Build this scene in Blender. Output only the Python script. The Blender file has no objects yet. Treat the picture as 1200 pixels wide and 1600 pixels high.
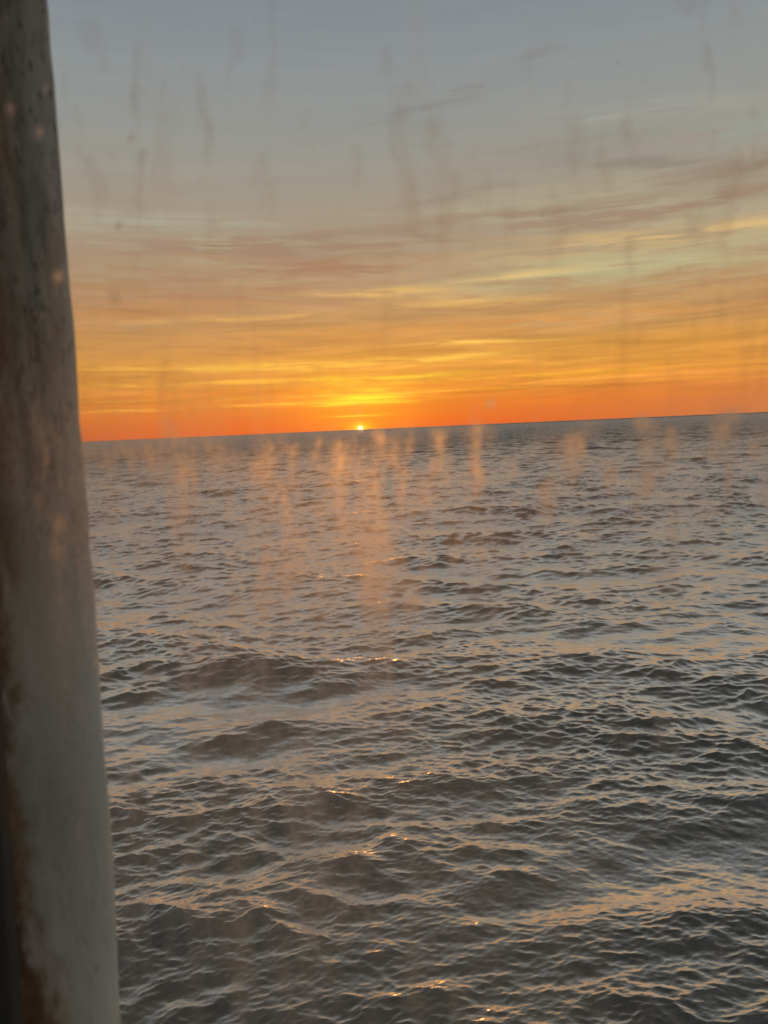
import bpy, math, random
import numpy as np
from mathutils import Vector, Matrix

S = bpy.context.scene
COL = S.collection
R = math.radians

# ------------------------------------------------------------------ camera
CAM_Z = 16.0
PITCH, ROLL = R(6.2), R(2.5)
FPX = 1202.0                       # focal length in pixels of the 1200x1600 photograph
fwd = Vector((0, math.cos(PITCH), -math.sin(PITCH)))
upv = Vector((0, math.sin(PITCH), math.cos(PITCH)))
rgt = Vector((1, 0, 0))
c_r = rgt * math.cos(ROLL) - upv * math.sin(ROLL)
c_u = upv * math.cos(ROLL) + rgt * math.sin(ROLL)
cd = bpy.data.cameras.new("camera")
cam = bpy.data.objects.new("camera", cd)
COL.objects.link(cam)
cam.matrix_world = Matrix(((c_r.x, c_u.x, -fwd.x, 0), (c_r.y, c_u.y, -fwd.y, 0),
                           (c_r.z, c_u.z, -fwd.z, CAM_Z), (0, 0, 0, 1)))
cd.sensor_fit = 'VERTICAL'
cd.sensor_height = 36.0
cd.lens = FPX / 1600 * 36
cd.clip_start, cd.clip_end = 0.02, 200000
cd.dof.use_dof = True
cd.dof.focus_distance = 80.0
cd.dof.aperture_fstop = 7.8
S.camera = cam

def ray(px, py):
    return (fwd + c_r * ((px - 600) / FPX) + c_u * ((800 - py) / FPX)).normalized()

# ------------------------------------------------------------------ exposure
S.view_settings.view_transform = 'Standard'
S.view_settings.look = 'None'
S.view_settings.exposure = 0.0
S.view_settings.gamma = 1.0
S.cycles.use_denoising = True
S.cycles.denoiser = 'OPENIMAGEDENOISE'
S.cycles.denoising_input_passes = 'RGB_ALBEDO_NORMAL'
S.cycles.denoising_prefilter = 'ACCURATE'
S.cycles.max_bounces = 8
S.cycles.transparent_max_bounces = 16
S.cycles.sample_clamp_indirect = 6.0
S.cycles.caustics_refractive = True

def lin(c):
    return tuple(((v / 255) / 12.92 if v / 255 <= 0.04045 else ((v / 255 + 0.055) / 1.055) ** 2.4) for v in c) + (1.0,)

# ------------------------------------------------------------------ node helper
class NT:
    def __init__(s, tree):
        s.t = tree
        tree.nodes.clear()
    def n(s, kind, **kw):
        nd = s.t.nodes.new(kind)
        for k, v in kw.items():
            setattr(nd, k, v)
        return nd
    def put(s, sock, v):
        if isinstance(v, bpy.types.NodeSocket):
            s.t.links.new(v, sock)
        elif v is not None:
            sock.default_value = v
    def m(s, op, a, b=None, c=None, clamp=False):
        nd = s.n('ShaderNodeMath', operation=op, use_clamp=clamp)
        for i, v in enumerate((a, b, c)):
            s.put(nd.inputs[i], v)
        return nd.outputs[0]
    def ss(s, v, lo, hi, a=0.0, b=1.0):
        nd = s.n('ShaderNodeMapRange', interpolation_type='SMOOTHSTEP')
        for i, x in enumerate((v, lo, hi, a, b)):
            s.put(nd.inputs[i], x)
        return nd.outputs[0]
    def xyz(s, x, y, z=0.0):
        nd = s.n('ShaderNodeCombineXYZ')
        for i, v in enumerate((x, y, z)):
            s.put(nd.inputs[i], v)
        return nd.outputs[0]
    def noise(s, vec, scale, detail=3.0, rough=0.55, dist=0.0, color=False):
        nd = s.n('ShaderNodeTexNoise')
        s.put(nd.inputs['Vector'], vec)
        nd.inputs['Scale'].default_value = scale
        nd.inputs['Detail'].default_value = detail
        nd.inputs['Roughness'].default_value = rough
        nd.inputs['Distortion'].default_value = dist
        return nd.outputs[1 if color else 0]
    def ramp(s, v, stops):
        nd = s.n('ShaderNodeValToRGB')
        s.put(nd.inputs[0], v)
        el = nd.color_ramp.elements
        while len(el) < len(stops):
            el.new(0.5)
        for e, (p, c) in zip(el, stops):
            e.position = p
            e.color = c
        return nd.outputs[0]
    def mix(s, f, a, b, mode='MIX'):
        nd = s.n('ShaderNodeMix', data_type='RGBA', blend_type=mode)
        s.put(nd.inputs[0], f)
        s.put(nd.inputs[6], a)
        s.put(nd.inputs[7], b)
        return nd.outputs[2]
    def vm(s, op, a, b=None, scale=None):
        nd = s.n('ShaderNodeVectorMath', operation=op)
        s.put(nd.inputs[0], a)
        if b is not None:
            s.put(nd.inputs[1], b)
        if scale is not None:
            s.put(nd.inputs['Scale'], scale)
        return nd.outputs[0]

# ------------------------------------------------------------------ sky
sun_dir = ray(563, 669)
SUN_AZ = math.degrees(math.atan2(sun_dir.x, sun_dir.y))
SUN_EL = 0.35

W = bpy.data.worlds.new("World")
S.world = W
W.use_nodes = True
w = NT(W.node_tree)
tc = w.n('ShaderNodeTexCoord').outputs['Generated']
sep = w.n('ShaderNodeSeparateXYZ')
w.put(sep.inputs[0], tc)
X, Y, Z = sep.outputs
EL = w.m('MULTIPLY', w.m('ARCSINE', Z), 57.29578)
AZ = w.m('SUBTRACT', w.m('MULTIPLY', w.m('ARCTAN2', X, Y), 57.29578), SUN_AZ)
ABSAZ = w.m('ABSOLUTE', AZ)
# warped direction for cloud streaks
cvec = w.xyz(w.m('MULTIPLY', AZ, 0.045), w.m('MULTIPLY', EL, 0.32), 0.0)
wob = w.noise(w.xyz(w.m('MULTIPLY', AZ, 0.05), w.m('MULTIPLY', EL, 0.10), 3.1), 1.0, 3.0, 0.5)
ELW = w.m('ADD', EL, w.m('MULTIPLY', w.m('SUBTRACT', wob, 0.5), 3.0))

def epos(e):
    return math.sqrt(max(e, 0) / 90)
te = w.m('SQRT', w.m('DIVIDE', w.m('MAXIMUM', EL, 0.0), 90.0))
front = w.ramp(te, [(epos(e), lin(c)) for e, c in [
    (0, (226, 94, 40)), (1.0, (224, 112, 44)), (2.0, (223, 128, 50)), (3.4, (224, 146, 60)),
    (5.3, (212, 148, 68)), (7.5, (192, 143, 88)), (9.7, (181, 146, 107)), (12.0, (171, 150, 122)),
    (16.0, (160, 150, 133)), (20.0, (149, 150, 145)), (23.7, (142, 147, 148)), (26.5, (134, 141, 146)), (29.5, (132, 139, 146)),
    (34.0, (136, 132, 125)), (42.0, (118, 112, 103)), (58, (90, 86, 80)), (90, (70, 70, 69))]])
away = w.ramp(te, [(epos(e), lin(c)) for e, c in [  # unseen sky behind the camera, brightened low down to light the post's face
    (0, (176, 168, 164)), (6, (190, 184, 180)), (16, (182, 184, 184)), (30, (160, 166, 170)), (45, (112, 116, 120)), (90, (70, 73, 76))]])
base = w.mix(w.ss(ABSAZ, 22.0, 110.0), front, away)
# slight fall-off of saturation to the right
base = w.mix(w.m('MULTIPLY', w.ss(AZ, 2.0, 34.0), w.ss(EL, 5.0, 0.0, 0.0, 0.7)), base, lin((205, 135, 80)))

# cloud veils: mauve-brown bars and pale openings
n1 = w.noise(cvec, 1.0, 5.0, 0.55, 0.35)
veil = w.m('MULTIPLY', w.ss(n1, 0.46, 0.66), w.ss(EL, 1.5, 7.0))
veil = w.m('MULTIPLY', veil, w.ss(EL, 24.0, 12.0))
base = w.mix(w.m('MULTIPLY', veil, 0.62), base, w.mix(w.ss(EL, 4.0, 16.0), lin((203, 132, 66)), lin((158, 141, 126))))
n2 = w.noise(w.xyz(w.m('MULTIPLY', AZ, 0.05), w.m('MULTIPLY', EL, 0.26), 7.7), 1.0, 5.0, 0.55, 0.5)
gap = w.m('MULTIPLY', w.ss(n2, 0.47, 0.64), w.m('MULTIPLY', w.ss(EL, 5.5, 9.5), w.ss(EL, 19.0, 11.0)))
base = w.mix(w.m('MULTIPLY', gap, 0.6), base, lin((190, 184, 150)))

# hand placed bars: (azimuth from sun, half width, elevation, half thickness, colour, strength)
BARS = [
    # pale openings and dark veils right of the sun
    (15, 17, 10.4, 1.35, (190, 180, 136), 0.75), (24, 15, 12.0, 0.5, (222, 186, 126), 0.62), (16, 6, 12.5, 0.26, (220, 184, 124), 0.5, -0.05),
    (22, 15, 13.7, 0.8, (158, 130, 108), 0.6), (14, 9, 14.3, 0.35, (152, 128, 110), 0.42, -0.03), (20, 7, 16.6, 0.4, (140, 126, 112), 0.5, -0.14),
    (17, 8, 18.0, 0.9, (146, 144, 130), 0.6), (25, 10, 15.3, 0.5, (150, 128, 108), 0.5), (21, 7, 19.6, 0.55, (164, 163, 152), 0.6, -0.09), (27, 6, 17.6, 0.9, (156, 160, 152), 0.5),
    (10, 4.5, 22.6, 0.45, (134, 132, 130), 0.65, 0.28), (6, 5, 21.4, 0.4, (140, 138, 134), 0.4, 0.2), (11, 5, 17.6, 0.35, (162, 154, 142), 0.5, -0.06), (8, 4, 15.9, 0.3, (150, 134, 120), 0.5, 0.1),
    (-12, 13, 10.0, 1.2, (176, 134, 97), 0.95), (-4, 18, 13.2, 1.2, (158, 132, 111), 0.9), (-13, 11, 14.6, 0.7, (170, 166, 148), 0.6), (-15, 9, 12.1, 0.4, (184, 164, 130), 0.5),
    (-3, 13, 11.4, 1.0, (168, 130, 102), 0.9), (-18, 12, 8.5, 0.8, (188, 136, 86), 0.8),
    # pale yellow wisps
    (2, 5, 9.75, 0.36, (240, 190, 108), 0.5), (12, 4.2, 10.35, 0.24, (236, 196, 122), 0.42),
    (9, 7, 8.7, 0.45, (232, 184, 104), 0.5), (-9, 7, 8.2, 0.22, (226, 172, 96), 0.6), (21, 10, 8.1, 0.5, (198, 152, 98), 0.55),
    (6, 16, 6.9, 0.5, (216, 146, 74), 0.6), (8, 5, 5.9, 0.16, (250, 194, 88), 0.7), (-12, 16, 6.7, 0.6, (200, 144, 80), 0.75),
    # glowing bars
    (-7, 12, 4.75, 0.28, (252, 190, 76), 0.8), (4, 7, 4.85, 0.22, (252, 196, 84), 0.75), (17, 13, 4.2, 0.35, (240, 166, 72), 0.6),
    (-12, 10, 3.75, 0.17, (252, 182, 66), 0.7), (2, 5.5, 3.75, 0.16, (255, 208, 66), 0.9), (14, 12, 3.35, 0.22, (248, 172, 62), 0.7),
    (-3, 16, 3.0, 0.16, (226, 130, 46), 0.6), (5, 20, 2.55, 0.12, (250, 172, 62), 0.65), (-12, 9, 2.05, 0.13, (252, 172, 66), 0.8),
    (-1, 5, 1.95, 0.14, (255, 196, 62), 0.85), (18, 10, 2.9, 0.16, (244, 168, 70), 0.5),
    (0.0, 1.7, 1.05, 0.07, (255, 206, 60), 0.9), (12, 9, 1.5, 0.3, (238, 126, 50), 0.5),
    (0.4, 2.6, 3.25, 0.34, (255, 214, 62), 0.7), (0.6, 2.6, 2.3, 0.20, (255, 220, 60), 0.75), (0.4, 2.2, 2.9, 0.14, (255, 216, 64), 0.6),
]
streak = w.noise(w.xyz(w.m('MULTIPLY', AZ, 0.16), w.m('MULTIPLY', EL, 1.7), 1.3), 1.0, 4.0, 0.6, 0.4)
strk = w.ss(streak, 0.38, 0.60, 0.12, 1.15)
wob2 = w.noise(w.xyz(w.m('MULTIPLY', AZ, 0.16), w.m('MULTIPLY', EL, 0.7), 9.1), 1.0, 5.0, 0.58)
for i, (a, hw, e, ht, c, k, *tl_) in enumerate(BARS):
    ELX = w.m('ADD', EL, w.m('MULTIPLY', w.m('SUBTRACT', wob2, 0.5), min(2.6, 1.9 * ht + 0.3)))
    tilt = (-0.012, 0.016, -0.03, 0.02)[i % 4] if e > 4 else (0.006, -0.004)[i % 2]
    tilt = tl_[0] if tl_ else tilt
    d1 = w.m('DIVIDE', w.m('SUBTRACT', AZ, a), hw)
    d2 = w.m('DIVIDE', w.m('SUBTRACT', ELX, w.m('MULTIPLY_ADD', AZ, tilt, e - tilt * a)), ht)
    q = w.m('ADD', w.m('MULTIPLY', d1, d1), w.m('MULTIPLY', d2, d2))
    g = w.m('EXPONENT', w.m('MULTIPLY', q, -1.0))
    base = w.mix(w.m('MULTIPLY', w.m('MULTIPLY', g, strk), min(1.0, k * 1.25)), base, lin(c))
# fine streak modulation low in the sky
fs = w.noise(w.xyz(w.m('MULTIPLY', AZ, 0.12), w.m('MULTIPLY', EL, 1.5), 5.5), 1.0, 5.0, 0.58, 0.6)
fk = w.m('MULTIPLY_ADD', w.m('MULTIPLY', w.m('SUBTRACT', fs, 0.5), 1.0), w.m('MULTIPLY', w.ss(EL, 0.6, 2.5), w.ss(EL, 15.0, 4.5, 0.12, 1.0)), 1.0)
base = w.vm('SCALE', base, scale=fk)
# sun's glow and disc on the horizon
dx = w.m('DIVIDE', AZ, 0.95); dy = w.m('DIVIDE', w.m('SUBTRACT', EL, 0.1), 0.42)
g1 = w.m('EXPONENT', w.m('MULTIPLY', w.m('ADD', w.m('MULTIPLY', dx, dx), w.m('MULTIPLY', dy, dy)), -1.0))
base = w.mix(w.m('MULTIPLY', g1, 0.9), base, lin((255, 178, 22)))
g3 = w.m('EXPONENT', w.m('MULTIPLY', w.m('ADD', w.m('MULTIPLY', AZ, AZ), w.m('MULTIPLY', EL, EL)), -6.0))
base = w.vm('ADD', base, w.vm('SCALE', (0.55, 0.36, 0.06), scale=g3))
dx = w.m('DIVIDE', AZ, 4.2); dy = w.m('DIVIDE', w.m('SUBTRACT', EL, 1.5), 3.0)
g2 = w.m('EXPONENT', w.m('MULTIPLY', w.m('ADD', w.m('MULTIPLY', dx, dx), w.m('MULTIPLY', dy, dy)), -1.0))
base = w.vm('ADD', base, w.vm('SCALE', (0.26, 0.15, 0.0), scale=g2))
dd = w.m('SQRT', w.m('ADD', w.m('MULTIPLY', AZ, AZ), w.m('POWER', w.m('SUBTRACT', EL, 0.06), 2.0)))
disc = w.ss(dd, 0.23, 0.15)
base = w.vm('ADD', base, w.vm('SCALE', (2.6, 1.9, 0.8), scale=disc))
# below the horizon the dome is dark water colour
base = w.mix(w.ss(EL, -0.3, -1.5), base, (0.03, 0.03, 0.03, 1))

sky = w.n('ShaderNodeTexSky', sky_type='NISHITA')
sky.sun_disc = False
sky.sun_elevation = R(SUN_EL)
sky.sun_rotation = R(SUN_AZ)
bg1 = w.n('ShaderNodeBackground'); w.put(bg1.inputs[0], sky.outputs[0]); bg1.inputs[1].default_value = 0.012
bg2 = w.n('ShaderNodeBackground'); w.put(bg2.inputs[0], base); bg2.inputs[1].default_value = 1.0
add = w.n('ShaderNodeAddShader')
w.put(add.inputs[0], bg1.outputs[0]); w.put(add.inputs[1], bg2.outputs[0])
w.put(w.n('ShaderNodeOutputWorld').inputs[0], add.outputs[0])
W.cycles.sampling_method = 'MANUAL'
W.cycles.sample_map_resolution = 2048

# ------------------------------------------------------------------ sun
sl = bpy.data.lights.new("sun", 'SUN')
sl.energy = 0.16
sl.angle = R(0.5)
sl.color = (1.0, 0.36, 0.07)
sun = bpy.data.objects.new("sun", sl)
COL.objects.link(sun)
sd = Vector((math.sin(R(SUN_AZ)) * math.cos(R(SUN_EL)), math.cos(R(SUN_AZ)) * math.cos(R(SUN_EL)), math.sin(R(SUN_EL))))
sun.rotation_euler = sd.to_track_quat('Z', 'Y').to_euler()
sun.location = (0, 0, 60)

# ------------------------------------------------------------------ mesh helpers
def mesh_from(name, co, quads, mat, parent=None, smooth=True, shade_attr=None):
    me = bpy.data.meshes.new(name)
    co = np.asarray(co, dtype=np.float32); quads = np.asarray(quads, dtype=np.int32)
    nv, nf, k = len(co), len(quads), quads.shape[1]
    me.vertices.add(nv); me.vertices.foreach_set('co', co.ravel())
    me.loops.add(nf * k); me.loops.foreach_set('vertex_index', quads.ravel())
    me.polygons.add(nf)
    me.polygons.foreach_set('loop_start', np.arange(0, nf * k, k, dtype=np.int32))
    me.polygons.foreach_set('use_smooth', np.full(nf, smooth))
    me.update(calc_edges=True)
    if shade_attr is not None:
        for nm, v in shade_attr.items():
            at = me.attributes.new(nm, 'FLOAT', 'POINT')
            at.data.foreach_set('value', np.asarray(v, dtype=np.float32))
    me.materials.append(mat)
    o = bpy.data.objects.new(name, me)
    COL.objects.link(o)
    if parent:
        o.parent = parent
    return o

def grid_quads(nr, nc):
    i = np.arange(nr - 1)[:, None] * nc + np.arange(nc - 1)[None, :]
    i = i.ravel()
    return np.stack([i, i + 1, i + nc + 1, i + nc], 1)

def material(name):
    m = bpy.data.materials.new(name)
    m.use_nodes = True
    return m, NT(m.node_tree)

# ------------------------------------------------------------------ sea
rng = np.random.default_rng(41)

def band_tile(lmin, lmax, slope_rms, wind, spread, rng, N=512):
    """One octave of wind waves as a periodic tile: height and horizontal displacement."""
    L = lmax * 11.0
    k1 = np.fft.fftfreq(N, d=L / N) * 2 * math.pi
    kx, ky = np.meshgrid(k1, k1, indexing='xy')
    k = np.hypot(kx, ky); k[0, 0] = 1e-9
    lam = 2 * math.pi / k
    b = np.exp(-(np.log2(lam / math.sqrt(lmin * lmax)) / 0.55) ** 2)
    b[lam > lmax * 1.8] = 0
    b[lam < lmin / 1.8] = 0
    th = np.arctan2(ky, kx) - wind
    d = np.abs(np.cos(th)) ** spread
    amp = b * np.sqrt(d) / k ** 2
    ph = rng.normal(size=(N, N)) + 1j * rng.normal(size=(N, N))
    H = amp * ph
    H[0, 0] = 0
    h = np.fft.ifft2(H).real
    sx = np.fft.ifft2(1j * kx * H).real; sy = np.fft.ifft2(1j * ky * H).real
    sc = slope_rms / math.sqrt((sx ** 2 + sy ** 2).mean())
    dxx = np.fft.ifft2(1j * kx / k * H).real; dyy = np.fft.ifft2(1j * ky / k * H).real
    return L, (h * sc).astype(np.float32), (dxx * sc).astype(np.float32), (dyy * sc).astype(np.float32)

def sample(F, L, x, y):
    N = F[0].shape[0]
    u = (x / L) * N; v = (y / L) * N
    i = np.floor(u).astype(np.int64); j = np.floor(v).astype(np.int64)
    fu = (u - i).astype(np.float32); fv = (v - j).astype(np.float32)
    i %= N; j %= N; i2 = (i + 1) % N; j2 = (j + 1) % N
    a, b, c, d = j * N + i, j * N + i2, j2 * N + i, j2 * N + i2
    w00 = (1 - fu) * (1 - fv); w10 = fu * (1 - fv); w01 = (1 - fu) * fv; w11 = fu * fv
    return [f.ravel()[a] * w00 + f.ravel()[b] * w10 + f.ravel()[c] * w01 + f.ravel()[d] * w11 for f in F]

def rad_q(x):
    return 0.0014 + 0.0006 * np.clip(np.log(np.maximum(x, 1) / 25) / np.log(16), 0, 1)
rr = [12.5]
while rr[-1] < 60000:
    q = rad_q(rr[-1]) if rr[-1] < 3000 else 0.02
    rr.append(rr[-1] * (1 + q))
rr = np.array(rr)
da = 0.0011
core = np.arange(-R(36), R(36), da)
side = np.linspace(R(36), R(80), 60)
ang = np.concatenate([-side[::-1], core, side[1:]])
RR, AA = np.meshgrid(rr, ang, indexing='ij')
shape = RR.shape
r = RR.ravel(); a = AA.ravel()
px = r * np.sin(a); py = r * np.cos(a)
dX = np.zeros(len(r), np.float32); dY = dX.copy(); dZ = dX.copy()
gridres = np.where(np.abs(a) < R(36), r * rad_q(r), r * 0.014)
WIND = R(-90)
for lmin, lmax, s, wnd, spread, chop in [
        (26, 52, 0.034, WIND + 0.3, 8, 1.0), (13, 26, 0.074, WIND - 0.25, 8, 1.1), (6, 12, 0.094, WIND - 0.25, 5, 1.15), (3, 6, 0.094, WIND + 0.32, 5, 1.15),
        (1.5, 3, 0.100, WIND - 0.25, 4, 1.15), (0.75, 1.5, 0.116, WIND + 0.3, 4, 1.05), (0.37, 0.75, 0.120, WIND - 0.25, 4, 0.95),
        (0.18, 0.37, 0.118, WIND + 0.2, 3.5, 0.85), (0.09, 0.18, 0.09, WIND - 0.1, 3, 0.8)]:
    L, h, hx, hy = band_tile(lmin, lmax, s, 0.0, spread, rng)
    lam = math.sqrt(lmin * lmax)
    wgt = np.clip((lam / gridres - 2.4) / 3.6, 0, 1)
    sel = np.nonzero(wgt > 0)[0]
    if len(sel) == 0:
        continue
    cw, sw = math.cos(wnd), math.sin(wnd)
    off = rng.uniform(0, L, 2)
    x0 = px[sel] + dX[sel] * 0.6; y0 = py[sel] + dY[sel] * 0.6
    u = x0 * cw + y0 * sw + off[0]; v = -x0 * sw + y0 * cw + off[1]
    zh, zx, zy = sample((h, hx, hy), L, u, v)
    wg = wgt[sel].astype(np.float32)
    if lmax < 4:                              # chop comes in patches and rides high on the swell's crests
        gust = np.sin(px[sel] * 0.13 + 1.3 * np.sin(py[sel] * 0.071 + lmin)) * np.sin(py[sel] * 0.19 + 1.1 * np.sin(px[sel] * 0.057)) 
        wg = wg * np.clip(1.0 + 0.42 * gust + 0.9 * dZ[sel], 0.35, 1.7).astype(np.float32)
    dZ[sel] += zh * wg
    dX[sel] += (zx * cw - zy * sw) * wg * chop
    dY[sel] += (zx * sw + zy * cw) * wg * chop
co = np.stack([px + dX, py + dY, dZ], 1)

sea_m, t = material("sea_water")
geo = t.n('ShaderNodeNewGeometry')
P = geo.outputs['Position']; Nn = geo.outputs['Normal']
dist = t.vm('LENGTH', P); dist = dist.node.outputs['Value']
# ripples finer than the mesh can carry, as small tilts of the normal
def tilt(scale, k, det, off):
    v = t.vm('ADD', P, (off, off * 0.7, 0.0))
    v = t.vm('MULTIPLY', v, (0.55, 1.25, 1.0))
    nz = t.noise(v, scale, det, 0.6, 0.0, True)
    d = t.vm('MULTIPLY', t.vm('SUBTRACT', nz, (0.5, 0.5, 0.5)), (1.0, 1.2, 0.0))
    return t.vm('SCALE', d, scale=k)
tn = tilt(9.0, 0.26, 3.0, 0.0)
far1 = t.ss(dist, 35.0, 160.0)
tn = t.vm('ADD', tn, tilt(2.0, t.m('MULTIPLY', far1, 0.85), 3.0, 31.0))
far2 = t.ss(dist, 200.0, 900.0)
tn = t.vm('ADD', tn, tilt(0.45, t.m('MULTIPLY', far2, 0.7), 2.0, 77.0))
NN = t.vm('NORMALIZE', t.vm('ADD', Nn, tn))
body = t.n('ShaderNodeBsdfDiffuse')
body.inputs['Color'].default_value = (0.054, 0.055, 0.043, 1)
gls = t.n('ShaderNodeBsdfGlossy', distribution='GGX')
gls.inputs['Color'].default_value = (1, 1, 1, 1)
t.put(gls.inputs['Roughness'], t.m('ADD', t.ss(dist, 20.0, 160.0, 0.17, 0.28), t.ss(dist, 120.0, 1200.0, 0.0, 0.18)))
t.put(gls.inputs['Normal'], NN)
fr = t.n('ShaderNodeFresnel')
fr.inputs['IOR'].default_value = 1.34
t.put(fr.inputs['Normal'], NN)
mx = t.n('ShaderNodeMixShader')
t.put(mx.inputs[0], t.m('MULTIPLY', fr.outputs[0], t.ss(t.m('LOGARITHM', dist, 10.0), 1.76, 2.9, 7.2, 0.9), clamp=True))
gl2 = t.n('ShaderNodeBsdfGlossy', distribution='GGX')       # unresolved ripples spread part of the reflection
gl2.inputs['Color'].default_value = (1, 1, 1, 1)
gl2.inputs['Roughness'].default_value = 0.5
t.put(gl2.inputs['Normal'], NN)
mg = t.n('ShaderNodeMixShader'); mg.inputs[0].default_value = 0.28
t.put(mg.inputs[1], gls.outputs[0]); t.put(mg.inputs[2], gl2.outputs[0])
t.put(mx.inputs[1], body.outputs[0]); t.put(mx.inputs[2], mg.outputs[0])
t.put(t.n('ShaderNodeOutputMaterial').inputs[0], mx.outputs[0])
sea = mesh_from("sea", co, grid_quads(*shape), sea_m)
sea["kind"] = "structure"
del co, r, a, px, py, dX, dY, dZ, RR, AA

# ------------------------------------------------------------------ low wooded coast along the horizon, right of the sun
cm, t = material("far_coast_woods")
pb = t.n('ShaderNodeBsdfPrincipled')
t.put(pb.inputs['Base Color'], t.mix(t.noise(t.n('ShaderNodeNewGeometry').outputs['Position'], 0.006, 4.0), (0.28, 0.26, 0.23, 1), (0.40, 0.36, 0.31, 1)))
pb.inputs['Roughness'].default_value = 0.9
t.put(t.n('ShaderNodeOutputMaterial').inputs[0], pb.outputs[0])
rc = np.random.default_rng(5)
n = 900
aa = np.linspace(R(5), R(58), n)
prof = np.zeros(n)
for f, am in ((3, .5), (9, .35), (25, .3), (70, .3), (180, .35)):
    prof += am * np.interp(np.linspace(0, f, n), np.arange(f + 2), rc.uniform(-1, 1, f + 2))
hh = np.clip((8 + 4.5 * prof) * np.clip((aa - R(5)) / R(12), 0, 1) ** 0.7 + 2.0, 1.0, None)
rows = []
for k_r, k_h in ((11000, -3.0), (11000, 0.75), (11120, 1.0), (11600, 0.9), (13500, -3.0)):
    z = hh * k_h if k_h > 0 else np.full(n, k_h)
    rows.append(np.stack([k_r * np.sin(aa), k_r * np.cos(aa), z], 1))
coast = mesh_from("coast", np.concatenate(rows), grid_quads(5, n), cm)
coast["kind"] = "structure"

# ------------------------------------------------------------------ steel post outside the window
def plane_pt(px_, py_, y):
    d = ray(px_, py_)
    return d * (y / d.y) + Vector((0, 0, CAM_Z))
POST_Y = 0.62
edge = [(70, -60), (75, 0), (84, 110), (98, 290), (106, 420), (116, 520), (130, 690), (139, 830), (152, 1000), (161, 1130),
        (172, 1300), (181, 1450), (189, 1600), (192, 1680)]
ez = np.array([plane_pt(x, y, POST_Y + 0.014).z for x, y in edge]); ex = np.array([plane_pt(x, y, POST_Y + 0.014).x for x, y in edge])
o = np.argsort(ez); ez, ex = ez[o], ex[o]
zs = np.linspace(ez[0] - 0.12, ez[-1] + 0.12, 320)
pf = np.polyfit(ez, ex, 3)
xr = np.polyval(pf, np.clip(zs, ez[0], ez[-1]))
rp = np.random.default_rng(8)
def wob1(n, f, am):
    return am * np.interp(np.linspace(0, f, n), np.arange(f + 2), rp.uniform(-1, 1, f + 2))
xr = xr + wob1(320, 14, 0.0012) + wob1(320, 45, 0.0009)
prof = [(-0.075, 0.11)]                     # section: x inward from the right edge, y depth behind the front face
for k in range(13):
    th = math.pi * 0.62 * (1 - k / 12)
    prof.append((-0.032 + 0.032 * math.sin(th), 0.014 - 0.014 * math.cos(th)))
for k in range(1, 24):
    prof.append((-0.032 - 0.142 * k / 23, 0.0006 * math.sin(k * 0.8)))
prof += [(-0.180, 0.01), (-0.165, 0.11)]
pr = np.array(prof)
np_ = len(pr)
co = np.zeros((320, np_, 3))
co[:, :, 0] = xr[:, None] + pr[None, :, 0]
co[:, :, 1] = POST_Y + pr[None, :, 1]
co[:, :, 2] = zs[:, None]
q = grid_quads(320, np_)
back = [[i * np_ + np_ - 1, i * np_, (i + 1) * np_, (i + 1) * np_ + np_ - 1] for i in range(319)]
post_m, t = material("weathered_painted_steel")
P = t.n('ShaderNodeNewGeometry').outputs['Position']
un = t.n('ShaderNodeAttribute', attribute_name='across_post').outputs['Fac']     # 0 at the right edge
hn = t.n('ShaderNodeAttribute', attribute_name='along_post').outputs['Fac']     # 0 at the foot
Pv = t.vm('MULTIPLY', P, (1.0, 1.0, 0.16))
big = t.noise(P, 9.0, 3.0, 0.5)
strz = t.noise(Pv, 55.0, 5.0, 0.6, 0.3)
fine = t.noise(t.vm('MULTIPLY', P, (1.0, 1.0, 0.3)), 130.0, 5.0, 0.65)
colr = t.mix(t.ss(big, 0.35, 0.65), (0.45, 0.50, 0.47, 1), (0.57, 0.61, 0.57, 1))
upw = t.ss(hn, 0.42, 0.62)
colr = t.mix(t.m('MULTIPLY', t.ss(strz, 0.46, 0.58), t.m('MULTIPLY', upw, 0.75)), colr, (0.15, 0.135, 0.115, 1))
colr = t.mix(t.m('MULTIPLY', t.ss(fine, 0.5, 0.68), t.m('MULTIPLY_ADD', upw, 0.35, 0.12)), colr, (0.32, 0.29, 0.25, 1))
colr = t.mix(t.m('MULTIPLY', upw, 0.6), colr, (0.27, 0.245, 0.21, 1))
chip = t.noise(t.vm('MULTIPLY', P, (1.0, 1.0, 0.6)), 95.0, 2.0, 0.5)
colr = t.mix(t.m('MULTIPLY', t.ss(chip, 0.66, 0.72), t.m('MULTIPLY_ADD', upw, 0.6, 0.15)), colr, (0.62, 0.52, 0.38, 1))
pit = t.noise(t.vm('MULTIPLY', P, (1.0, 1.0, 0.35)), 210.0, 3.0, 0.6)
colr = t.mix(t.m('MULTIPLY', t.ss(pit, 0.56, 0.64), t.m('MULTIPLY_ADD', upw, 0.55, 0.18)), colr, (0.11, 0.095, 0.08, 1))
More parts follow.
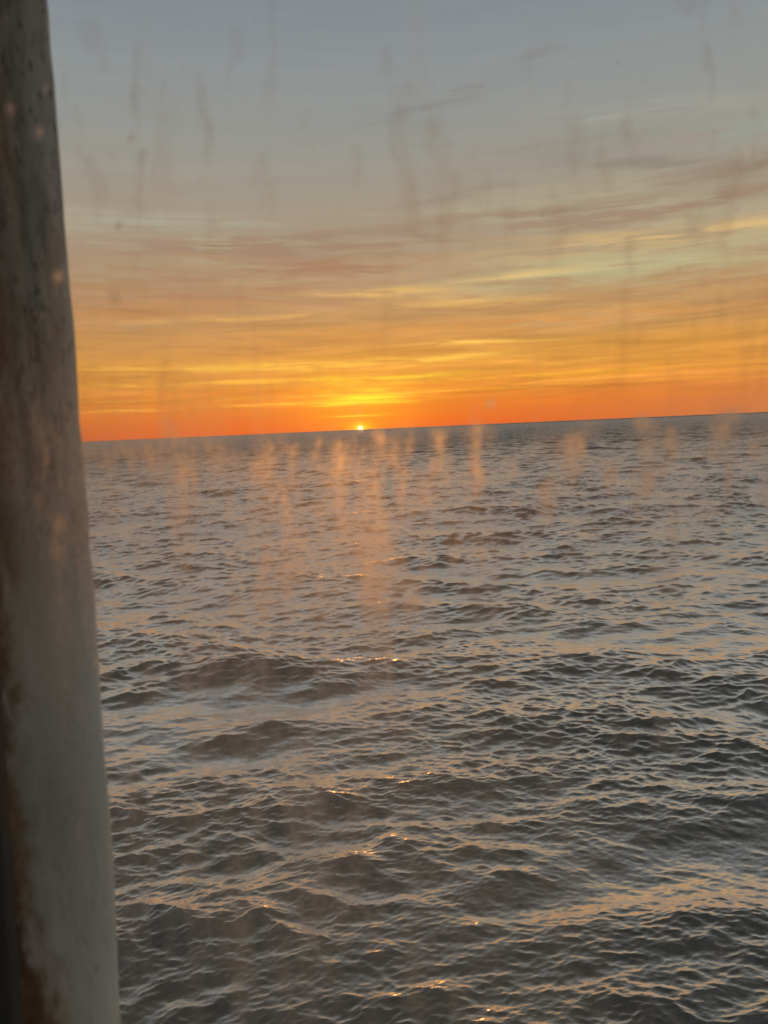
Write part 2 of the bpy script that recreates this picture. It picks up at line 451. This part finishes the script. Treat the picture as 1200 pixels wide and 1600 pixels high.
# rust creeping in from the left edge of the face
rn = t.noise(t.vm('MULTIPLY', P, (1.0, 1.0, 0.55)), 42.0, 6.0, 0.62, 0.4)
re = t.m('ADD', un, t.m('MULTIPLY', t.m('SUBTRACT', rn, 0.5), 0.075))
ru = t.n('ShaderNodeAttribute', attribute_name='rust_line').outputs['Fac']
rd = t.m('SUBTRACT', re, ru)
rust = t.ss(rd, -0.006, 0.010)
rcol = t.ramp(rn, [(0.3, (0.035, 0.018, 0.010, 1)), (0.47, (0.10, 0.048, 0.022, 1)), (0.58, (0.17, 0.10, 0.05, 1)), (0.72, (0.25, 0.19, 0.12, 1))])
stain = t.m('MULTIPLY', t.ss(rd, -0.022, 0.004), 0.6)
colr = t.mix(stain, colr, (0.20, 0.14, 0.085, 1))
colr = t.mix(t.m('MULTIPLY', rust, 0.93), colr, rcol)
pb = t.n('ShaderNodeBsdfPrincipled')
t.put(pb.inputs['Base Color'], colr)
t.put(pb.inputs['Roughness'], t.m('MULTIPLY_ADD', rust, 0.3, 0.42))
bp = t.n('ShaderNodeBump')
bp.inputs['Strength'].default_value = 0.5
bp.inputs['Distance'].default_value = 0.004
t.put(bp.inputs['Height'], t.m('ADD', strz, t.m('MULTIPLY', rn, rust)))
t.put(pb.inputs['Normal'], bp.outputs[0])
t.put(t.n('ShaderNodeOutputMaterial').inputs[0], pb.outputs[0])
across = np.repeat((-pr[:, 0])[None, :], 320, 0)
height = np.repeat(((zs - zs[0]) / (zs[-1] - zs[0]))[:, None], np_, 1)
# where the rust begins, measured from the right edge
rl = []
for x, y in [(-40, -60), (-30, 200), (-14, 380), (4, 520), (6, 800), (10, 1000), (24, 1110), (15, 1190), (32, 1300), (44, 1420), (60, 1500), (84, 1600), (92, 1680)]:
    p = plane_pt(x, y, POST_Y)
    rl.append((p.z, np.interp(p.z, ez, ex) - p.x))
rl.sort()
rustl = np.interp(zs, [v[0] for v in rl], [v[1] for v in rl])
post = mesh_from("steel_post", co.reshape(-1, 3), np.concatenate([q, np.array(back)])[:, ::-1], post_m,
                 shade_attr={'across_post': across.ravel(), 'along_post': height.ravel(), 'rust_line': np.repeat(rustl[:, None], np_, 1).ravel()})
post["label"] = "weathered grey painted steel post with rusty left edge, standing outside the streaked window"
post["category"] = "post"

# ------------------------------------------------------------------ window
PANE_Y = 0.46
win = bpy.data.objects.new("ship_window", None)
COL.objects.link(win)
win.location = (0.05, PANE_Y, CAM_Z - 0.62)
win["label"] = "salt streaked ship window pane looking out over the sea at sunset"
win["category"] = "window"
win["kind"] = "thing"
WL = Vector(win.location)
PX0, PX1, PZ0, PZ1 = -0.305, 0.46, -0.58, 0.50          # pane extent, z about camera height
gm, t = material("clear_glass")
tb = t.n('ShaderNodeBsdfTransparent')
tb.inputs[0].default_value = (0.985, 0.985, 0.98, 1)
t.put(t.n('ShaderNodeOutputMaterial').inputs[0], tb.outputs[0])
T = 0.008
def box_co(x0, x1, y0, y1, z0, z1):
    return [(x0, y0, z0), (x1, y0, z0), (x1, y1, z0), (x0, y1, z0), (x0, y0, z1), (x1, y0, z1), (x1, y1, z1), (x0, y1, z1)]
BOXQ = [(0, 3, 2, 1), (4, 5, 6, 7), (0, 1, 5, 4), (1, 2, 6, 5), (2, 3, 7, 6), (3, 0, 4, 7)]
def loc(cos):
    return [tuple(Vector(c) - WL) for c in cos]
pane = mesh_from("glass_pane", loc(box_co(PX0, PX1, PANE_Y, PANE_Y + T, CAM_Z + PZ0, CAM_Z + PZ1)), BOXQ, gm, win, smooth=False)

# the ship's wall the window sits in
hm, t = material("painted_ship_wall")
pb = t.n('ShaderNodeBsdfPrincipled')
t.put(pb.inputs['Base Color'], t.mix(t.noise(t.n('ShaderNodeNewGeometry').outputs['Position'], 14, 4), (0.5, 0.5, 0.47, 1), (0.62, 0.62, 0.58, 1)))
pb.inputs['Roughness'].default_value = 0.55
t.put(t.n('ShaderNodeOutputMaterial').inputs[0], pb.outputs[0])
cs, qs = [], []
y0_, y1_ = PANE_Y - 0.001, PANE_Y + 0.055
G = 0.0008
for x0, x1, z0, z1 in [(-1.6, PX0 - G, -1.6, 1.2), (PX1 + G, 1.7, -1.6, 1.2), (PX0 - G, PX1 + G, -1.6, PZ0 - G), (PX0 - G, PX1 + G, PZ1 + G, 1.2)]:
    qs += [tuple(len(cs) + i for i in f) for f in BOXQ]
    cs += box_co(x0, x1, y0_, y1_, CAM_Z + z0, CAM_Z + z1)
wall = mesh_from("ship_wall", cs, qs, hm, None, smooth=False)
wall["kind"] = "structure"

# black rubber seal round the pane (only its left side comes into view)
sm, t = material("black_rubber")
pb = t.n('ShaderNodeBsdfPrincipled')
t.put(pb.inputs['Base Color'], t.mix(t.noise(t.n('ShaderNodeNewGeometry').outputs['Position'], 60, 3), (0.008, 0.008, 0.007, 1), (0.02, 0.018, 0.015, 1)))
pb.inputs['Roughness'].default_value = 0.7
t.put(t.n('ShaderNodeOutputMaterial').inputs[0], pb.outputs[0])
SEAL_Y = PANE_Y - 0.02
sp = sorted([(plane_pt(x, y, SEAL_Y).z, plane_pt(x, y, SEAL_Y).x) for x, y in [(-76, 200), (-38, 800), (-19, 1080), (-13, 1180), (-7, 1300), (2, 1450), (12, 1600), (17, 1680)]])
zz = np.linspace(CAM_Z + PZ0 - 0.02, CAM_Z + PZ1 + 0.02, 160)
pfs = np.polyfit([v[0] for v in sp], [v[1] for v in sp], 2)
xx = np.polyval(pfs, np.clip(zz, sp[0][0], sp[-1][0] + 0.1)) + wob1(160, 30, 0.0005)
sec = [(0.0, 0.018), (0.0, 0.006)] + [(-0.005 + 0.005 * math.cos(k * math.pi / 8), 0.005 - 0.005 * math.sin(k * math.pi / 8)) for k in range(5)] + [(-0.085, 0.0), (-0.085, 0.018)]
sc = np.array(sec)
co = np.zeros((160, len(sec), 3))
co[:, :, 0] = xx[:, None] + sc[None, :, 0] - WL.x
co[:, :, 1] = SEAL_Y + sc[None, :, 1] - WL.y
co[:, :, 2] = zz[:, None] - WL.z
ns = len(sec)
back = [[i * ns + ns - 1, i * ns, (i + 1) * ns, (i + 1) * ns + ns - 1] for i in range(159)]
seal = mesh_from("rubber_seal", co.reshape(-1, 3), np.concatenate([grid_quads(160, ns), np.array(back)])[:, ::-1], sm, win)

# dried salt and grime on the outer face: density worked out on the pane, kept only where there is dirt
STEP = 0.0018
gx = np.arange(PX0 + 0.004, PX1 - 0.004, STEP); gz = np.arange(PZ0 + 0.004, PZ1 - 0.004, STEP)
GX, GZ = np.meshgrid(gx, gz, indexing='xy')
rd_ = np.random.default_rng(77)
def vnoise(sx, sz, seed, octv=4, gain=0.55):
    rg = np.random.default_rng(seed)
    out = np.zeros(GX.shape); tot = 0; am = 1.0
    for k in range(octv):
        A = rg.normal(size=(400, 400))
        u = (GX - PX0) / sx * 2 ** k + rg.uniform(0, 50); v = (GZ - PZ0) / sz * 2 ** k + rg.uniform(0, 50)
        i = np.floor(u).astype(int); j = np.floor(v).astype(int)
        fu = u - i; fv = v - j; fu = fu * fu * (3 - 2 * fu); fv = fv * fv * (3 - 2 * fv)
        i %= 400; j %= 400; i2 = (i + 1) % 400; j2 = (j + 1) % 400
        out += am * (A[j, i] * (1 - fu) * (1 - fv) + A[j, i2] * fu * (1 - fv) + A[j2, i] * (1 - fu) * fv + A[j2, i2] * fu * fv)
        tot += am * am; am *= gain
    return out / math.sqrt(tot)
def sstep(x, a, b):
    x = np.clip((x - a) / (b - a), 0, 1)
    return x * x * (3 - 2 * x)
rag = vnoise(0.007, 0.022, 3, 4)
wv = vnoise(0.03, 0.030, 4, 4) * 0.0026 + vnoise(0.05, 0.09, 9, 2) * 0.003
dirt = np.zeros(GX.shape)
dark = np.zeros(GX.shape)
PF = PANE_Y + T + 0.0006
def pxz(x, y):
    p = plane_pt(x, y, PF)
    return p.x, p.z - CAM_Z
# streaks seen on the glass: (x0, y0, x1, y1, half width, strength, soiling)
STREAKS = [
    (135, 20, 143, 95, 9, .22, 1), (207, 60, 209, 150, 4, .25, 1), (206, 120, 214, 225, 5, .45, 1), (224, 235, 230, 330, 6, .32, 1), (232, 320, 236, 380, 7, .2, 1),
    (124, 165, 140, 250, 6, .25, 1), (138, 225, 158, 345, 7, .3, 1), (182, 225, 186, 250, 8, .25, 1), (160, 250, 166, 350, 7, .12, 1), (215, 300, 205, 360, 7, .1, 0),
    (250, 85, 252, 190, 14, .10, 1), (300, 60, 296, 260, 24, .06, 0), (372, 40, 380, 110, 10, .12, 1), (405, 235, 415, 375, 14, .25, 1), (430, 430, 434, 520, 8, .2, 1), (400, 480, 402, 560, 8, .1, 1),
    (604, 60, 612, 160, 10, .22, 1), (626, 150, 636, 400, 12, .26, 1), (680, 170, 686, 415, 12, .3, 1), (690, 260, 694, 430, 8, .15, 1), (650, 420, 655, 520, 8, .12, 1), (580, -20, 576, 40, 10, .25, 1),
    (905, 180, 900, 320, 9, .22, 1), (745, 250, 742, 400, 10, .16, 1), (952, 240, 950, 310, 12, .2, 1), (985, 180, 988, 240, 8, .18, 1), (978, 365, 984, 430, 9, .32, 1), (984, 430, 972, 620, 9, .22, 1),
    (1190, 165, 1172, 275, 9, .35, 1), (1147, 230, 1150, 300, 9, .25, 1), (1140, 280, 1132, 430, 10, .28, 1), (1092, 320, 1090, 470, 9, .25, 1), (1116, 450, 1125, 520, 9, .25, 1), (1080, -10, 1090, 30, 14, .3, 1), (1010, 500, 1000, 560, 8, .15, 1),
    (250, 520, 252, 660, 8, .2, 1), (172, 560, 178, 680, 9, .15, 1), (420, 560, 421, 660, 7, .12, 1), (575, 520, 578, 600, 9, .2, 1), (1070, 480, 1072, 640, 9, .15, 1), (1155, 440, 1158, 650, 8, .18, 1), (660, 560, 663, 650, 7, .12, 1),
    (185, 692, 190, 742, 18, .40, 0), (205, 700, 198, 770, 9, .25, 0), (178, 740, 172, 830, 9, .18, 0), (240, 700, 238, 780, 8, .12, 0), (328, 690, 331, 765, 7, .30, 0), (352, 710, 356, 740, 12, .2, 0), (383, 720, 392, 850, 13, .22, 0),
    (402, 690, 404, 780, 9, .25, 0), (447, 692, 442, 735, 8, .5, 0), (436, 730, 440, 860, 9, .25, 0), (490, 688, 489, 720, 5, .4, 0), (524, 690, 530, 745, 10, .4, 0), (545, 690, 541, 735, 7, .32, 0), (530, 740, 532, 800, 14, .25, 0), (508, 730, 512, 780, 9, .3, 0),
    (562, 690, 560, 770, 14, .2, 0), (606, 675, 614, 740, 12, .5, 0), (600, 740, 604, 850, 12, .2, 0), (645, 680, 642, 720, 6, .25, 0), (681, 670, 688, 705, 9, .5, 0), (690, 700, 684, 745, 8, .25, 0), (676, 770, 668, 850, 16, .28, 0), (662, 850, 648, 985, 15, .26, 0),
    (746, 660, 737, 720, 8, .5, 0), (735, 715, 742, 752, 8, .5, 0), (740, 750, 742, 800, 7, .15, 0), (566, 800, 572, 1000, 16, .14, 0), (610, 850, 615, 960, 12, .12, 0), (480, 780, 476, 900, 20, .12, 0), (452, 880, 458, 1010, 22, .10, 0), (408, 840, 400, 1100, 20, .09, 0),
    (885, 670, 882, 760, 14, .2, 0), (930, 655, 932, 690, 10, .2, 0), (998, 648, 1000, 680, 9, .32, 0), (1012, 655, 1040, 715, 14, .30, 0), (1052, 665, 1044, 712, 12, .36, 0), (1042, 712, 1020, 765, 8, .40, 0), (1018, 760, 1014, 780, 8, .3, 0),
    (1138, 640, 1128, 695, 16, .45, 0), (1130, 695, 1122, 740, 12, .32, 0), (1112, 660, 1118, 700, 10, .25, 0), (1120, 740, 1105, 830, 16, .2, 0), (1048, 800, 1038, 930, 16, .16, 0), (820, 760, 818, 900, 16, .12, 0), (860, 690, 862, 730, 12, .16, 0), (1180, 700, 1185, 780, 14, .16, 0),
    (830, 1165, 832, 1205, 7, .22, 1), (790, 1170, 792, 1205, 6, .2, 1), (720, 1180, 722, 1200, 6, .2, 1), (890, 1265, 893, 1350, 7, .28, 1), (912, 1262, 916, 1300, 7, .25, 1), (905, 1350, 898, 1500, 12, .16, 0),
    (1020, 1130, 1035, 1180, 20, .16, 0), (550, 1380, 558, 1430, 7, .22, 0), (600, 1400, 602, 1470, 9, .12, 0), (715, 1540, 722, 1640, 14, .16, 0), (640, 1480, 648, 1650, 20, .12, 0), (1120, 1470, 1140, 1560, 22, .14, 0), (720, 1040, 730, 1100, 14, .14, 0),
    (560, 1060, 566, 1160, 16, .14, 0), (395, 1100, 400, 1160, 10, .14, 0), (445, 560, 447, 640, 6, .12, 0),
    (30, 60, 36, 170, 5, .12, 0), (75, 380, 82, 560, 5, .16, 0), (70, 620, 78, 770, 5, .4, 0), (60, 640, 66, 700, 6, .25, 0), (76, 770, 82, 815, 6, .3, 0), (92, 560, 96, 640, 7, .2, 0), (108, 740, 112, 800, 9, .25, 0), (112, 800, 122, 860, 8, .25, 0), (90, 660, 100, 760, 9, .2, 0),
    (85, 840, 92, 880, 8, .25, 0), (100, 840, 104, 960, 10, .16, 0), (50, 500, 52, 620, 6, .1, 0), (115, 960, 124, 1000, 7, .2, 0), (74, 1360, 100, 1402, 4, .10, 0), (60, 860, 70, 1040, 26, .06, 0), (120, 1050, 130, 1400, 26, .05, 0),
]
run0 = vnoise(0.014, 0.12, 21, 3)
rs = random.Random(12)
for k in range(150):                       # thin run-off lines, mostly in the upper half
    x0 = rs.uniform(80, 1230); y0 = rs.uniform(-40, 620) if k % 3 else rs.uniform(640, 1400)
    ln = rs.uniform(40, 220)
    STREAKS.append((x0, y0, x0 + rs.uniform(-4, 8), y0 + ln, rs.uniform(3, 9), rs.uniform(0.05, 0.16), 1 if y0 < 620 else 0))
for k in range(70):                        # salt left at eye level
    x0 = rs.uniform(135, 1215); y0 = rs.gauss(700, 26); ln = rs.uniform(25, 90)
    STREAKS.append((x0, y0, x0 + rs.uniform(-9, 9), y0 + ln, rs.uniform(5, 13), rs.uniform(0.08, 0.30), 0))
for x0, y0, x1, y1, hw, st in [(520, 700, 540, 960, 110, .13), (640, 720, 640, 1040, 60, .10), (420, 720, 420, 1000, 80, .09), (560, 900, 560, 1300, 120, .06), (280, 760, 300, 1240, 120, .07),
                               (330, 1150, 340, 1640, 150, .09), (560, 1250, 560, 1650, 120, .06), (200, 1000, 220, 1640, 80, .07), (900, 700, 900, 1100, 200, .07), (1080, 700, 1080, 1000, 120, .08), (700, 1000, 700, 1640, 200, .05), (450, 800, 450, 1640, 260, .06)]:
    STREAKS.append((x0, y0, x1, y1, hw, st, 0))
for k in range(160):                       # specks and dried drops
    x0 = rs.uniform(20, 1230); y0 = rs.uniform(-30, 1600); h_ = rs.uniform(1.5, 3.5)
    STREAKS.append((x0, y0, x0, y0 + rs.uniform(3, 9), h_, rs.uniform(0.12, 0.4), 1 if y0 < 640 else 0))
for (x0, y0, x1, y1, hw, st, so) in STREAKS:
    a_x, a_z = pxz(x0, y0); b_x, b_z = pxz(x1, y1)
    hw_ = hw / FPX * PF * (1.6 if so and hw > 4 else 1.3)
    tt = (GZ - a_z) / (b_z - a_z)
    cx = a_x + (b_x - a_x) * np.clip(tt, 0, 1) + wv
    d = (GX - cx) / (hw_ * (1.25 - 0.5 * np.clip(tt, 0, 1))) * (1 + 0.35 * rag)
    endf = sstep(tt + 0.05 * rag, -0.15, 0.2) * (1 - sstep(tt + 0.06 * rag, 0.65, 1.2))
    g = np.exp(-d * d) * endf * np.clip(0.7 + 0.5 * rag, 0.0, 1.8)
    if hw >= 40:                           # broad patches of thin film have soft, even edges
        d = (GX - cx) / hw_
        g = np.exp(-d * d) * sstep(tt, -0.3, 0.35) * (1 - sstep(tt, 0.5, 1.3)) * np.clip(0.75 + 0.2 * rag + 0.25 * run0, 0.2, 1.5)
    st *= 0.6 if so else ((1.35 if x0 > 840 and 620 < y0 < 820 else 0.78) if hw < 40 else 1.8)
    dirt += st * g
    if so:
        dark += st * g
# droplets' dried spots
for x, y, rr_, st in [(185, 353, 4, .6), (180, 466, 6, .4), (205, 215, 4, .3), (300, 640, 4, .2), (1060, 420, 5, .3),
                      (16, 170, 7, -.7), (62, 205, 6, -.7), (91, 432, 8, -.8), (92, 820, 8, -.9), (103, 1066, 4, -.5), (766, 630, 5, -.8), (64, 495, 3, -.4), (150, 1034, 5, -.5), (72, 138, 4, -.4)]:
    a_x, a_z = pxz(x, y)
    g = np.exp(-(((GX - a_x) ** 2 + ((GZ - a_z) / 1.4) ** 2) * np.clip(1 + 0.4 * rag, 0.5, 3) / (rr_ / FPX * PF) ** 2))
    dirt += abs(st) * g; dark += max(st, 0) * g
# fine run-off everywhere, thicker patches around eye level and towards the left and foot
run = vnoise(0.012, 0.16, 11, 4)
pat = vnoise(0.13, 0.20, 12, 3)
hz = pxz(600, 672)[1]
lvl = np.exp(-((GZ - hz + 0.07) / 0.11) ** 2)
side_ = sstep(-GX, -0.25, 0.22)
dirt += 0.075 * sstep(run + 0.6 * pat, 0.1, 1.8) * (1 + 1.6 * lvl) + 0.075 * sstep(pat, -0.4, 1.4) * (0.6 + side_) * (1 - sstep(GZ, hz - 0.01, hz + 0.05) * 0.75)
dirt = np.clip(dirt, 0, 0.85)
dark = np.clip(dark / np.maximum(dirt, 1e-4), 0, 1)
keep = 0.022
use = dirt > keep
fade = sstep(dirt, keep, keep * 3.5)
dval = dirt * fade
nr, nc = GX.shape
fu = use[:-1, :-1] | use[1:, :-1] | use[:-1, 1:] | use[1:, 1:]
Q = grid_quads(nr, nc)[fu.ravel()]
used = np.unique(Q)
remap = np.full(nr * nc, -1); remap[used] = np.arange(len(used))
co = np.stack([GX.ravel() - WL.x, np.full(nr * nc, PF - WL.y), GZ.ravel() + CAM_Z - WL.z], 1)[used]
dm, t = material("dried_salt_grime")
dn = t.n('ShaderNodeAttribute', attribute_name='dirt_amount').outputs['Fac']
so = t.n('ShaderNodeAttribute', attribute_name='soil').outputs['Fac']
P = t.n('ShaderNodeNewGeometry').outputs['Position']
speck = t.noise(t.vm('MULTIPLY', P, (1, 1, 0.5)), 420.0, 3.0, 0.6)
den = t.m('MULTIPLY', dn, t.ss(speck, 0.3, 0.65, 0.65, 1.25), clamp=True)
rf = t.n('ShaderNodeBsdfRefraction', distribution='GGX')
t.put(rf.inputs['Color'], t.mix(so, (0.93, 0.90, 0.86, 1), (0.52, 0.47, 0.42, 1)))
rf.inputs['Roughness'].default_value = 0.9
rf.inputs['IOR'].default_value = 1.32
tl = t.n('ShaderNodeBsdfTranslucent')
t.put(tl.inputs['Color'], t.mix(so, (0.75, 0.70, 0.64, 1), (0.34, 0.29, 0.24, 1)))
m1 = t.n('ShaderNodeMixShader'); m1.inputs[0].default_value = 0.42
t.put(m1.inputs[1], rf.outputs[0]); t.put(m1.inputs[2], tl.outputs[0])
tb = t.n('ShaderNodeBsdfTransparent')
m2 = t.n('ShaderNodeMixShader')
t.put(m2.inputs[0], den); t.put(m2.inputs[1], tb.outputs[0]); t.put(m2.inputs[2], m1.outputs[0])
t.put(t.n('ShaderNodeOutputMaterial').inputs[0], m2.outputs[0])
film = mesh_from("salt_grime", co, remap[Q], dm, win, shade_attr={'dirt_amount': dval.ravel()[used], 'soil': dark.ravel()[used]})
film["kind"] = "stuff"
